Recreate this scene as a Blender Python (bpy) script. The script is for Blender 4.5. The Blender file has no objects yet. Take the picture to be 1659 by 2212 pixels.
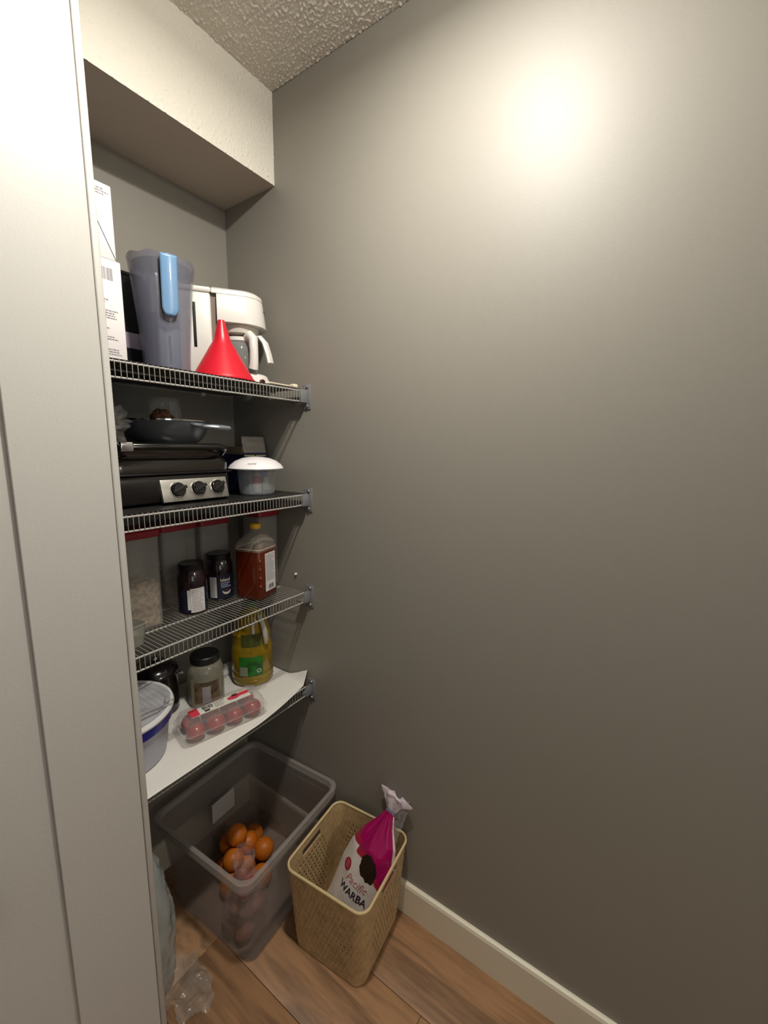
import bpy, math, random
from mathutils import Vector, Matrix, noise
random.seed(7)
C = bpy.context.scene.collection
sc = bpy.context.scene
PI = math.pi

# ------------------------------------------------------------------ camera, world, lights, exposure
cam = bpy.data.cameras.new('camera'); camo = bpy.data.objects.new('camera', cam); C.objects.link(camo)
cam.sensor_fit = 'HORIZONTAL'; cam.sensor_width = 36.0; cam.lens = 36.0*900.0/1659.0; cam.clip_start = 0.01
rx = Vector((0.55912487, -0.82899654, 0.01200494))     # camera right
dn = Vector((-0.12252378, -0.09694083, -0.9877198))    # camera down
fw = Vector((0.81998006, 0.55078781, -0.15577382))     # camera forward
Rm = Matrix((( rx.x, -dn.x, -fw.x), (rx.y, -dn.y, -fw.y), (rx.z, -dn.z, -fw.z))).to_4x4()
camo.matrix_world = Matrix.Translation((-0.956, -1.290, 1.431)) @ Rm
sc.camera = camo

w = bpy.data.worlds.new('world'); sc.world = w; w.use_nodes = True
w.node_tree.nodes['Background'].inputs[0].default_value = (0.9, 0.95, 1.0, 1)
w.node_tree.nodes['Background'].inputs[1].default_value = 0.02

def area_light(name, loc, power, size, col, rot=(0, 0, 0), shape='DISK', size_y=None, spread=PI):
    l = bpy.data.lights.new(name, 'AREA'); l.energy = power; l.shape = shape; l.size = size; l.color = col
    if size_y: l.size_y = size_y
    l.spread = spread
    o = bpy.data.objects.new(name, l); o.location = loc; o.rotation_euler = rot; C.objects.link(o); return o
def bulb(name, loc, power, r, col):
    l = bpy.data.lights.new(name, 'POINT'); l.energy = power; l.shadow_soft_size = r; l.color = col
    o = bpy.data.objects.new(name, l); o.location = loc; C.objects.link(o); return o
LA = (-.48, -.935, 2.365); LB = (-.55, -3.30, 2.335)
WARM = (1.0, 0.965, 0.895)
area_light('closet_lamp_down_light', (LA[0], LA[1], 2.376), 14.5, .075, WARM)
bulb('closet_lamp_glow', LA, 6.0, .03, WARM)
bulb('room_fill_light', LB, 22.0, .07, WARM)  # unseen fill lamp added behind to lift the white partition
area_light('cool_fill_light', (-1.9, -3.55, 1.35), 6.0, 1.0, (0.78, 0.88, 1.0), (PI/2, 0, 0), 'RECTANGLE', 1.2)  # added cool fill aimed at the partition; the rear wall has no window
sc.view_settings.view_transform = 'Standard'; sc.view_settings.look = 'None'
sc.view_settings.gamma = 1.0; sc.view_settings.use_curve_mapping = False
sc.view_settings.exposure = 0.0

# ------------------------------------------------------------------ materials
def lin(c):
    r = []
    for x in c:
        x /= 255.0
        r.append(x/12.92 if x <= 0.04045 else ((x+0.055)/1.055)**2.4)
    return tuple(r)+(1.0,)
def P(name, col, rough=.5, metal=0, alpha=1, spec=.5, bump=None, var=None, trans=0, coat=0, bump2=None):
    """col sRGB 0-255; bump=(scale, strength, distance); var=(scale, second colour, low, high)"""
    m = bpy.data.materials.new(name); m.use_nodes = True; nt = m.node_tree; N = nt.nodes; L = nt.links
    b = N['Principled BSDF']
    b.inputs['Base Color'].default_value = lin(col); b.inputs['Roughness'].default_value = rough
    b.inputs['Metallic'].default_value = metal; b.inputs['Alpha'].default_value = alpha
    b.inputs['Specular IOR Level'].default_value = spec
    b.inputs['Transmission Weight'].default_value = trans; b.inputs['Coat Weight'].default_value = coat
    tc = N.new('ShaderNodeTexCoord')
    if var:
        n = N.new('ShaderNodeTexNoise'); n.inputs['Scale'].default_value = var[0]; n.inputs['Detail'].default_value = 4
        L.new(tc.outputs['Object'], n.inputs['Vector'])
        r = N.new('ShaderNodeValToRGB'); r.color_ramp.elements[0].position = var[2]; r.color_ramp.elements[1].position = var[3]
        r.color_ramp.elements[0].color = lin(col); r.color_ramp.elements[1].color = lin(var[1])
        L.new(n.outputs['Fac'], r.inputs[0]); L.new(r.outputs[0], b.inputs['Base Color'])
    prev = None
    for bp in (bump, bump2):
        if not bp: continue
        n = N.new('ShaderNodeTexNoise'); n.inputs['Scale'].default_value = bp[0]; n.inputs['Detail'].default_value = 3
        L.new(tc.outputs['Object'], n.inputs['Vector'])
        bu = N.new('ShaderNodeBump'); bu.inputs['Strength'].default_value = bp[1]; bu.inputs['Distance'].default_value = bp[2]
        L.new(n.outputs['Fac'], bu.inputs['Height'])
        if prev: L.new(prev.outputs[0], bu.inputs['Normal'])
        L.new(bu.outputs[0], b.inputs['Normal']); prev = bu
    return m
m_wall = P('taupe_wall_paint', (141, 136, 126), .52, spec=.55, bump=(420, .12, .0012))
m_white_wall = P('white_wall_paint', (194, 191, 184), .45, bump=(200, .15, .0015))
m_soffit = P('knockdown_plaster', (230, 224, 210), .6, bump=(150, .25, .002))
m_soffit_under = P('soffit_underside_shade', (188, 178, 164), .7, bump=(150, .2, .002))  # same off-white as the front, darkened: underside shade put into the colour
m_ceil = P('popcorn_plaster', (226, 220, 208), .9, bump=(300, .5, .003))
m_base = P('baseboard_paint', (226, 218, 196), .4)
m_shelf = P('epoxy_coated_wire', (176, 172, 166), .35, spec=.5)
m_wire = P('underlit_wire_coating', (140, 137, 130), .35)  # rail coating made darker: dimness of the underlit deck put into the colour
m_bracket = P('grey_bracket_steel', (140, 140, 142), .45, metal=.3)
m_screw = P('screw_steel', (170, 170, 168), .3, metal=.9)
m_white_pl = P('white_plastic', (232, 228, 220), .3)
m_cream_pl = P('cream_plastic', (235, 226, 200), .4)
m_black_pl = P('black_plastic', (18, 17, 18), .35)
m_black_gl = P('black_gloss_metal', (22, 19, 18), .18, coat=.5)
m_dark = P('dark_void', (12, 11, 11), .6)
m_red_pl = P('red_plastic', (205, 22, 42), .35, bump=(400, .1, .001))
m_redlid = P('dark_red_plastic', (140, 28, 38), .4)
m_steel = P('brushed_steel', (200, 196, 188), .32, metal=.85)
m_chrome = P('chrome', (225, 225, 225), .08, metal=1)
m_carton = P('white_carton', (232, 226, 224), .55)
m_ink = P('grey_ink', (138, 132, 136), .7)
m_ink_d = P('dark_ink', (40, 38, 42), .7)
m_blueink = P('dark_blue_ink', (50, 58, 90), .6)
m_navy = P('navy_carton', (28, 34, 84), .5)
m_greycard = P('grey_card', (150, 145, 136), .6, bump=(60, .2, .002))
m_clear = P('clear_plastic', (215, 220, 222), .12, alpha=.16, spec=.6)
m_smoke = P('smoky_clear_plastic', (120, 122, 138), .15, alpha=.42, spec=.7, bump=(12, .2, .01))
m_cloudy = P('cloudy_clear_plastic', (150, 140, 134), .28, alpha=.33, spec=.5, bump=(8, .2, .01))
m_rim = P('cloudy_bin_rim', (176, 168, 160), .3, alpha=.45)
m_canister = P('frosted_canister_plastic', (175, 172, 165), .3, alpha=.34)
m_glass = P('thin_clear_glass', (200, 205, 200), .05, alpha=.18, spec=.8)
m_blue_pl = P('light_blue_plastic', (112, 150, 188), .25, coat=.3)
m_film = P('crumpled_clear_film', (210, 208, 200), .12, alpha=.2, spec=.9, bump=(35, .6, .01))
m_paper = P('white_paper_towel', (226, 222, 214), .85, bump=(120, .35, .002))

# ------------------------------------------------------------------ mesh builder
class B:
    def __init__(s): s.v = []; s.f = []; s.m = []; s.cm = 0; s.x = Matrix.Identity(4)
    def mi(s, i): s.cm = i; return s
    def add(s, vs, fs):
        n = len(s.v); s.v += [tuple(s.x @ Vector(p)) for p in vs]
        for f in fs: s.f.append([i+n for i in f]); s.m.append(s.cm)
        return s
    def loft(s, rings, cap0=True, cap1=True, closed=True):
        n = len(rings[0]); vs = [p for r in rings for p in r]; fs = []
        for i in range(len(rings)-1):
            for j in range(n if closed else n-1):
                k = (j+1) % n
                fs.append([i*n+j, i*n+k, (i+1)*n+k, (i+1)*n+j])
        if cap0: fs.append(list(range(n))[::-1])
        if cap1: fs.append([(len(rings)-1)*n+j for j in range(n)])
        return s.add(vs, fs)
    def box(s, x0, x1, y0, y1, z0, z1, b=0.0, r=None, n=3):
        cx, cy, W, D = (x0+x1)/2, (y0+y1)/2, abs(x1-x0), abs(y1-y0)
        if not b and not r:
            v = [(x, y, z) for z in (z0, z1) for x, y in ((x0, y0), (x1, y0), (x1, y1), (x0, y1))]
            return s.add(v, [[3, 2, 1, 0], [4, 5, 6, 7], [0, 1, 5, 4], [1, 2, 6, 5], [2, 3, 7, 6], [3, 0, 4, 7]])
        r = r if r else b
        R = lambda z, i: rring(cx, cy, W-2*i, D-2*i, max(r-i, .0004), z, n)
        if b: return s.loft([R(z0, b), R(z0+b*.3, b*.3), R(z0+b, 0), R(z1-b, 0), R(z1-b*.3, b*.3), R(z1, b)])
        return s.loft([R(z0, 0), R(z1, 0)])
    def lathe(s, prof, n=32, c=(0, 0), cap0=False, cap1=False):
        rings = [[(c[0]+r*math.cos(2*PI*k/n), c[1]+r*math.sin(2*PI*k/n), z) for k in range(n)] for r, z in prof]
        return s.loft(rings, cap0, cap1)
    def tube(s, pts, r, n=8, caps=True, flat=None):
        pts = [Vector(p) for p in pts]; rings = []; up = Vector((0, 0, 1))
        for i, p in enumerate(pts):
            t = (pts[min(i+1, len(pts)-1)]-pts[max(i-1, 0)]).normalized()
            a = t.cross(up) if i == 0 else a-t*a.dot(t)
            if a.length < .05: a = t.cross(Vector((0, 1, 0)))
            a.normalize(); b = t.cross(a)
            rr = r[i] if isinstance(r, (list, tuple)) else r
            q = flat or 1
            rings.append([tuple(p+a*math.cos(2*PI*k/n)*rr+b*math.sin(2*PI*k/n)*rr*q) for k in range(n)])
        return s.loft(rings, caps, caps)
    def grid(s, fn, nu, nv, keep=None):
        vs = [fn(i/nu, j/nv) for j in range(nv+1) for i in range(nu+1)]
        fs = [[j*(nu+1)+i, j*(nu+1)+i+1, (j+1)*(nu+1)+i+1, (j+1)*(nu+1)+i] for j in range(nv) for i in range(nu) if keep is None or keep(i, j)]
        return s.add(vs, fs)
    def blob(s, c, rad, n=20, amp=0.0, fr=20, seed=0, flatb=None):
        rings = []
        for i in range(1, n):
            th = PI*i/n; ring = []
            for k in range(n*2):
                ph = PI*k/n
                d = Vector((math.sin(th)*math.cos(ph), math.sin(th)*math.sin(ph), -math.cos(th)))
                q = 1+amp*noise.noise(d*fr+Vector((seed, seed*.7, 0)))
                p = [c[0]+rad[0]*d.x*q, c[1]+rad[1]*d.y*q, c[2]+rad[2]*d.z*q]
                if flatb is not None: p[2] = max(p[2], flatb)
                ring.append(tuple(p))
            rings.append(ring)
        return s.loft(rings)
def rring(cx, cy, W, D, r, z, n=3):
    pts = []; r = min(r, W/2-1e-4, D/2-1e-4)
    for (sx, sy, a0) in ((1, 1, 0), (-1, 1, PI/2), (-1, -1, PI), (1, -1, 1.5*PI)):
        for k in range(n+1):
            a = a0+PI/2*k/n
            pts.append((cx+sx*(W/2-r)+r*math.cos(a), cy+sy*(D/2-r)+r*math.sin(a), z))
    return pts
def obj(name, b, mats, parent=None, smooth=True, loc=None, label=None, ang=0.6):
    me = bpy.data.meshes.new(name); me.from_pydata(b.v, [], b.f); me.update()
    mats = mats if isinstance(mats, (list, tuple)) else [mats]
    for m in mats: me.materials.append(m)
    if len(mats) > 1: me.polygons.foreach_set('material_index', b.m)
    if smooth:
        me.polygons.foreach_set('use_smooth', [True]*len(me.polygons)); me.set_sharp_from_angle(angle=ang)
    o = bpy.data.objects.new(name, me); C.objects.link(o)
    if parent: o.parent = parent
    if loc: o.location = loc
    if label: o['label'] = label
    return o
def inst(name, me, parent, loc, rot=(0, 0, 0)):
    o = bpy.data.objects.new(name, me); C.objects.link(o); o.parent = parent; o.location = loc; o.rotation_euler = rot; return o
def tag(o, label=None, cat=None, group=None, kind=None):
    if label: o['label'] = label
    if cat: o['category'] = cat
    if group: o['group'] = group
    if kind: o['kind'] = kind
    return o
def thing(name, label, cat, loc=(0, 0, 0), rz=0, group=None):
    o = bpy.data.objects.new(name, None); C.objects.link(o); o.location = loc; o.rotation_euler = (0, 0, rz)
    o.empty_display_size = .02
    return tag(o, label, cat, group)
def struct(name, b, m, parent=None, smooth=False):
    o = obj(name, b, m, parent, smooth)
    if not parent: o['kind'] = 'structure'
    return o
def text_mesh(txt, size, fn, name, mat, parent, shear=0.0, bold=0.0, spacing=1.0):
    """flat lettering; fn maps (x, y) of the text plane to 3D"""
    cu = bpy.data.curves.new('lettering_curve', 'FONT'); cu.body = txt; cu.size = size; cu.shear = shear; cu.offset = bold
    cu.space_character = spacing
    cu.align_x = 'CENTER'; cu.align_y = 'CENTER'; cu.resolution_u = 3
    t = bpy.data.objects.new('lettering_tmp', cu); C.objects.link(t)
    me = bpy.data.meshes.new_from_object(t.evaluated_get(bpy.context.evaluated_depsgraph_get()))
    bpy.data.objects.remove(t); bpy.data.curves.remove(cu)
    for v in me.vertices: v.co = fn(v.co.x, v.co.y)
    me.materials.clear(); me.materials.append(mat); me.name = name
    o = bpy.data.objects.new(name, me); C.objects.link(o); o.parent = parent; return o
def print_rows(fn, x0, x1, y_top, rows, pitch, h, seed=1, gap=.0012):
    """rows of tiny dashes for print too small to read; fn maps (x,y) to 3D"""
    rnd = random.Random(seed); b = B()
    for k in range(rows):
        y = y_top-k*pitch; x = x0; end = x1-rnd.random()*(x1-x0)*.35
        while x < end:
            L = rnd.uniform(.002, .007); e = min(x+L, end)
            b.add([fn(x, y), fn(e, y), fn(e, y+h), fn(x, y+h)], [[0, 1, 2, 3]]); x = e+gap
    return b
def barcode(fn, x0, x1, y0, y1, seed=3):
    rnd = random.Random(seed); b = B(); x = x0
    while x < x1:
        wd = rnd.choice((.0006, .0012, .0018)); b.add([fn(x, y0), fn(x+wd, y0), fn(x+wd, y1), fn(x, y1)], [[0, 1, 2, 3]]); x += wd+rnd.choice((.0006, .001, .0014))
    return b

# ------------------------------------------------------------------ the setting
H = 2.44
bx = lambda *a, **k: B().box(*a, **k)
struct('wall_right', bx(0, .12, -3.6, .12, 0, H), m_wall)
struct('wall_back', bx(-1.30, 0, 0, .12, 0, H), m_wall)
struct('wall_niche', bx(-1.42, -1.30, -.368, .12, 0, H), m_wall)
XE = -.5738
wl = struct('wall_left', bx(-3.4, -.735, -.410, -.368, 0, H), m_white_wall)
struct('wall_panel', bx(-.735, XE-.0142, -.420, -.368, 0, H, b=.0015), m_white_wall, wl)
struct('corner_bead', bx(XE-.0130, XE, -.4206, -.368, 0, H, b=.003), m_white_wall, wl, smooth=True)
struct('wall_far_left', bx(-3.52, -3.4, -3.6, -.368, 0, H), m_white_wall)
struct('wall_rear', bx(-3.52, .12, -3.72, -3.6, 0, H), m_white_wall)
# soffit: textured front, smooth underside
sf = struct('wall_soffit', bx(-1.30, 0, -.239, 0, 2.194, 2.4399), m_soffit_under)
def sof(u, v):
    x = -.80+.7995*u; z = 2.194+.245*v
    n = noise.noise(Vector((x*150, z*150, 3))); h = max(0, n-.10)*.0028 + .0005*noise.noise(Vector((x*330, z*330, 9)))
    return (x, -.2405-h, z)
struct('plain_face', bx(-1.2995, -.80, -.2405, -.2391, 2.1942, 2.4395), m_soffit, sf)
struct('textured_face', B().grid(sof, 540, 170), m_soffit, sf, smooth=True)
# ceiling with popcorn relief on the stretch the photo shows
cl = struct('ceiling', bx(-3.52, .12, -3.72, .12, H+.002, H+.12), m_ceil)
def pop(u, v):
    x = -.90+.899*u; y = -1.10+.86*v
    n = noise.noise(Vector((x*170, y*170, 0))); n2 = noise.noise(Vector((x*330, y*330, 5)))
    return (x, y, H-.0010-.0046*max(0, n-.0)-.0014*abs(n2))
struct('popcorn_texture', B().grid(pop, 440, 420), m_ceil, cl, smooth=True)
# baseboards
def baseboard(name, x0, x1, y0, y1, axis):
    b = B()
    prof = [(0, 0), (.013, 0), (.013, .096), (.010, .104), (.004, .106), (0, .106)]
    if axis == 'y': rings = [[(-p[0]+x1, y, p[1]) for p in prof] for y in (y0, y1)]
    else: rings = [[(x, y1-p[0], p[1]) for p in prof] for x in (x0, x1)]
    b.loft(rings); return struct(name, b, m_base)
baseboard('baseboard_right', 0, 0, -3.6, -.0135, 'y')
baseboard('baseboard_back', -1.30, -.0, -0, 0, 'x')
# floor: every plank a part
m_sub = P('dark_floor_joint', (58, 40, 28), .8)
fl = struct('floor', bx(-3.52, .12, -3.72, .12, -.06, -.004), m_sub)
def plankmat(i):
    base = [(152, 116, 84), (147, 111, 79), (157, 121, 88)][i]
    m = bpy.data.materials.new('oak_laminate'); m.use_nodes = True; nt = m.node_tree; N = nt.nodes; L = nt.links
    b = N['Principled BSDF']; b.inputs['Roughness'].default_value = .42
    tc = N.new('ShaderNodeTexCoord'); mp = N.new('ShaderNodeMapping'); mp.inputs['Scale'].default_value = (9, .9, 9); mp.inputs['Location'].default_value = (i*3.1, i*1.7, 0)
    ob = N.new('ShaderNodeObjectInfo'); ad = N.new('ShaderNodeVectorMath'); ad.operation = 'ADD'
    sc_ = N.new('ShaderNodeMath'); sc_.operation = 'MULTIPLY'; sc_.inputs[1].default_value = 37
    L.new(ob.outputs['Random'], sc_.inputs[0]); L.new(tc.outputs['Object'], ad.inputs[0]); L.new(sc_.outputs[0], ad.inputs[1]); L.new(ad.outputs[0], mp.inputs['Vector'])
    n = N.new('ShaderNodeTexNoise'); n.inputs['Scale'].default_value = 1.6; n.inputs['Detail'].default_value = 2; n.inputs['Distortion'].default_value = 1.2
    L.new(mp.outputs[0], n.inputs['Vector'])
    wv = N.new('ShaderNodeMath'); wv.operation = 'MULTIPLY'; wv.inputs[1].default_value = 13
    sn = N.new('ShaderNodeMath'); sn.operation = 'SINE'; L.new(n.outputs['Fac'], wv.inputs[0]); L.new(wv.outputs[0], sn.inputs[0])
    n2 = N.new('ShaderNodeTexNoise'); n2.inputs['Scale'].default_value = 10; n2.inputs['Detail'].default_value = 5; L.new(mp.outputs[0], n2.inputs['Vector'])
    mx = N.new('ShaderNodeMath'); mx.operation = 'MULTIPLY_ADD'; mx.inputs[1].default_value = .22; L.new(sn.outputs[0], mx.inputs[0]); L.new(n2.outputs['Fac'], mx.inputs[2])
    r = N.new('ShaderNodeValToRGB'); e = r.color_ramp.elements; e[0].position = .2; e[1].position = .75
    e[0].color = lin([c*.84 for c in base]); e[1].color = lin([min(255, c*1.12) for c in base])
    L.new(mx.outputs[0], r.inputs[0]); L.new(r.outputs[0], b.inputs['Base Color'])
    return m
pm = [plankmat(i) for i in range(3)]
pw, plen = .185, 1.22; meshes = []
for i in range(3):
    me_o = obj('plank_src', bx(0, pw-.0012, 0, plen-.0012, -.004, 0, b=.0008), pm[i], fl); meshes.append(me_o.data); bpy.data.objects.remove(me_o)
for c in range(10):
    x = -.005-(c+1)*pw; off = (c*.47) % 1.0*plen
    for r in range(-1, 3):
        y = -2.4+r*plen+off-.3
        if y > -.02: continue
        o = inst('plank', meshes[(c*2+r) % 3], fl, (x, y, 0))
        if y+plen > 0: o.scale = (1, (-.001-y)/plen, 1)

# ------------------------------------------------------------------ wire shelves
ZT = [1.598, 1.281, .963, .632]
NAMES = ['top wire shelf holding the coffee maker and red funnel', 'second wire shelf from the top, holding the black grill',
         'third wire shelf from the top, holding jars and red-lidded canisters', 'lowest wire shelf, covered with white paper']
PITCH = .0113; XR = -.031; NW = 70
wb = B(); wb.tube([(0, -.006, -.0012), (0, -.3545, -.0012), (0, -.357, -.003), (0, -.3585, -.006), (0, -.3585, -.036)], .00085, 6)
wsrc = obj('wire_src', wb, m_wire); wire_me = wsrc.data; wire_me.name = 'wire'; bpy.data.objects.remove(wsrc)
def make_shelf(z, label, srange):
    t = thing('wire_shelf', label, 'shelf', (0, 0, z), 0, 'wire shelves in the closet niche')
    x0 = XR-PITCH*NW
    for nm, y, zz, r in (('front_rail', -.3555, -.0046, .0022), ('lower_rail', -.3555, -.0362, .0022), ('back_rail', -.008, -.0045, .0024), ('middle_rail', -.13, -.0048, .0024), ('middle_rail', -.245, -.0048, .0024)):
        obj(nm, B().tube([(x0, y, zz), (XR+.006, y, zz)], r, 10), m_shelf, t)
    for k in range(NW+1): inst('wire', wire_me, t, (XR-k*PITCH, 0, 0))
    # end bracket: front cover plate, flange on the wall, two screws
    b = B(); b.box(-.029, -.0035, -.362, -.3595, -.039, -.0005, b=.0008)
    b.box(-.029, -.0265, -.36, -.325, -.039, -.034); b.box(-.006, -.0035, -.36, -.325, -.039, -.034); b.box(-.029, -.0035, -.36, -.325, -.039, -.037)
    br = obj('end_bracket', b, m_bracket, t)
    obj('wall_flange', B().box(-.0035, -.0002, -.376, -.345, -.058, .016, b=.0009), m_bracket, br)
    for (yy, zz) in ((-.364, .008), (-.364, -.049)):
        s = B(); s.x = Matrix.Translation((-.0035, yy, zz)) @ Matrix.Rotation(-PI/2, 4, 'Y')
        s.lathe([(.0045, 0), (.0045, .003), (.0032, .0052), (.001, .006)], 12, cap0=True, cap1=True); obj('screw', s, m_screw, br)
    # rear wall clips
    for xx in (-.12, -.45, -.75):
        obj('wall_clip', B().box(xx-.008, xx+.008, -.012, -.0005, -.012, .004, b=.002), m_white_pl, t)
    return t
for i, z in enumerate(ZT): make_shelf(z, NAMES[i], i)
# a small white wall clip head on the right wall above the third shelf
cc = B(); cc.x = Matrix.Translation((-.0005, -.297, 1.005)) @ Matrix.Rotation(-PI/2, 4, 'Y'); cc.lathe([(.004, 0), (.004, .004), (.002, .007)], 12, cap0=True, cap1=True)
tag(obj('wall_anchor', cc, m_white_pl), 'small white plug in the right wall above the third shelf', 'anchor')

# ------------------------------------------------------------------ helpers for cartons
def front_fn(x0, z0, y, off=.0004): return lambda a, c: Vector((x0+a, y-off, z0+c))
# dark liners on the two upper shelves
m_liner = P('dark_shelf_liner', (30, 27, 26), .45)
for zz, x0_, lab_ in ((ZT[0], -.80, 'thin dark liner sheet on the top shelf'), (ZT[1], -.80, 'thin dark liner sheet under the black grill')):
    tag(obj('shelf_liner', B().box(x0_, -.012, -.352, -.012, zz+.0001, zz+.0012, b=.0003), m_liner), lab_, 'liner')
# ================================================================== TOP SHELF
z1 = ZT[0]+.0013
t = thing('carton', 'white cardboard carton with barcode, lower of the two at left', 'box', (-.585, -.215, z1), 0, 'stacked white cartons')
bw, bd, bh = .20, .17, .2045
obj('carton_body', bx(-bw/2, bw/2, -bd/2, bd/2, 0, bh, b=.002), m_carton, t)
f = front_fn(0, 0, -bd/2)
obj('barcode', barcode(f, .042, .083, .163, .187), m_ink, t, False)
obj('label_sticker', B().add([f(.034, .155), f(.089, .155), f(.089, .196), f(.034, .196)], [[0, 1, 2, 3]]), P('sticker_white', (244, 240, 236), .5), t, False, loc=(0, .0002, 0))
pb = B()
for (yt, rows, x1) in ((.143, 1, .045), (.128, 3, .075), (.102, 4, .09), (.067, 2, .07), (.050, 2, .085), (.025, 3, .092)):
    q = print_rows(f, .035, x1, yt, rows, .0048, .0022, int(yt*1000)); pb.add(q.v, q.f)
obj('printed_text', pb, m_ink, t, False)
t = thing('carton', 'white cardboard carton with a thin diagonal dark line, on top of the barcode carton', 'box', (-.592, -.215, z1+bh), 0, 'stacked white cartons')
bw, bh2 = .20, .141
obj('carton_body', bx(-bw/2, bw/2, -bd/2, bd/2, 0, bh2, b=.002), m_carton, t)
f = front_fn(0, 0, -bd/2)
obj('printed_line', B().add([f(.098, .002), f(.0995, .002), f(.065, .078), f(.0635, .078)], [[0, 1, 2, 3]]), m_blueink, t, False)
obj('printed_text', print_rows(f, .050, .094, .128, 3, .0048, .0022, 5), m_ink, t, False)
pn = B().lathe([(.001, 0), (.017, 0)], 28); pn.v = [tuple(f(.075+v[0], .098+v[1]*1.25)) for v in pn.v]
obj('printed_oval', pn, P('pale_grey_print', (216, 213, 212), .5), t, False)

t = thing('appliance', 'black glossy appliance with a pale band, behind the clear pitcher', 'appliance', (-.422, -.115, z1))
obj('housing', bx(-.068, .062, -.055, .06, 0, .232, b=.008), m_black_pl, t)
obj('pale_band', bx(-.0688, .0628, -.0558, .05, .062, .100, b=.002), P('pale_lilac_band', (128, 120, 132), .45), t)
obj('top_cap', bx(-.060, .054, -.048, .05, .231, .243, b=.004), m_black_gl, t)

# clear pitcher
t = thing('pitcher', 'tall smoky clear pitcher with light blue handle strip', 'pitcher', (-.365, -.243, z1))
t_rz = math.atan2(-1.05, -.6)+.20      # towards the viewer
t.rotation_euler = (0, 0, t_rz)
def pit(r, z, k, n=48):
    a = 2*PI*k/n; q = 1+.02*math.cos(a*4)
    return (r*q*math.cos(a), r*q*math.sin(a), z+(.0025*math.sin(a*9) if z > .25 else 0))
prof = [(.046, .002), (.051, .006), (.053, .05), (.058, .12), (.064, .19), (.070, .245), (.0715, .257), (.0685, .257), (.067, .245), (.061, .19), (.055, .12), (.050, .05), (.048, .008), (.002, .007)]
b = B(); b.loft([[pit(r, z, k) for k in range(48)] for r, z in prof]); obj('pitcher_body', b, m_smoke, t)
b = B()
def strip(u, v):
    z = .252-.128*v; r = .0725-.0105*v; wd = (.0165 if v < .86 else .0165*math.sqrt(max(.05, 1-((v-.86)/.145)**2)))
    return (r+.004-.002*(2*u-1)**2, (2*u-1)*wd, z)
b.__init__(); b.grid(strip, 8, 24)
o = obj('handle_strip', b, m_blue_pl, t); sm = o.modifiers.new('solid', 'SOLIDIFY'); sm.thickness = .005; sm.offset = -1
b = B(); b.tube([(.058, -.0165, .21), (.066, -.0178, .24), (.062, -.0178, .14), (.052, -.010, .118), (.050, 0, .114), (.052, .010, .118), (.062, .0178, .14), (.066, .0178, .24), (.058, .0165, .21)], .0012, 6)
obj('strip_edge', b, m_dark, t)
obj('filter_column', bx(.012, .040, -.024, .024, .012, .105, b=.006), P('pale_filter_plastic', (176, 182, 196), .35, alpha=.75), t)
obj('filter_slot', bx(.0395, .0412, -.003, .003, .02, .085), P('dark_slot', (70, 72, 84), .5), t)
obj('pour_lid', B().lathe([(.002, .236), (.03, .238), (.060, .240), (.0625, .247), (.058, .250), (.002, .249)], 40), m_smoke, t)
for sgn in (-1, 1): obj('inner_rib', bx(-.045, .012, sgn*.03-.001, sgn*.03+.001, .02, .22), m_smoke, t)

t = thing('carton', 'pale pink-white carton with a line drawing, between pitcher and coffee maker', 'box', (-.318, -.135, z1))
obj('carton_body', bx(-.022, .022, -.03, .03, 0, .170, b=.0015), P('pinkish_carton', (226, 210, 214), .5), t)
f = front_fn(0, 0, -.03)
b = B(); pts = [f(.018*math.sin(a*.5)*math.cos(a)+.004, .11+.026*math.sin(a)) for a in [2*PI*k/20 for k in range(21)]]; b.tube(pts, .0006, 5)
obj('printed_drawing', b, m_ink, t)
b = B()
for k in range(3):
    q = B().lathe([(.0003, 0), (.0022, 0)], 10); b.add([tuple(f(-.004+k*.008+v[0], .055+v[1])) for v in q.v], q.f)
obj('printed_dots', b, m_ink_d, t, False)

# coffee maker
ct = thing('coffee_maker', 'white drip coffee maker in the corner of the top shelf', 'coffee maker', (-.088, -.182, z1), math.atan2(-.6, .8))
ct.scale = (1, 1, 1.09)
def dring(x0, x1, hw, z, n=14, ins=0):          # tank end square, front end round
    pts = [(x0+ins, -hw+ins, z)]
    cxr = x1-hw
    for k in range(n+1):
        a = -PI/2+PI*k/n; pts.append((cxr+(hw-ins)*math.cos(a), (hw-ins)*math.sin(a), z))
    pts.append((x0+ins, hw-ins, z)); return pts
b = B(); b.box(-.190, -.086, -.062, .062, 0, .232, b=.006); obj('water_tank', b, m_white_pl, ct)
obj('tank_lid', bx(-.192, -.084, -.064, .064, .2325, .246, b=.005), m_white_pl, ct)
obj('level_slot', bx(-.134, -.126, -.0634, -.060, .095, .205, b=.0008), m_dark, ct)
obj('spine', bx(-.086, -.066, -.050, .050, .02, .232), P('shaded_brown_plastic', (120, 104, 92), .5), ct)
b = B(); b.loft([dring(-.070, .068, .069, .163), dring(-.070, .0685, .0695, .165), dring(-.070, .060, .063, .228), dring(-.069, .058, .061, .2325)])
hd = obj('brew_head', b, m_white_pl, ct)
b = B(); b.loft([dring(-.083, .059, .062, .2330), dring(-.083, .058, .061, .243), dring(-.082, .050, .054, .249, ins=.002), dring(-.09, .03, .036, .252, ins=.004)])
obj('head_lid', b, m_white_pl, ct)
b = B(); b.lathe([(.040, .140), (.054, .143), (.057, .158), (.057, .163)], 36, (-.010, 0), cap0=True); obj('filter_basket', b, P('warm_white_plastic', (205, 198, 184), .4), ct)
b = B(); b.loft([dring(-.190, .078, .066, .0), dring(-.190, .080, .068, .004), dring(-.188, .070, .061, .036), dring(-.186, .060, .054, .040)]); obj('base', b, m_white_pl, ct)
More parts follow.
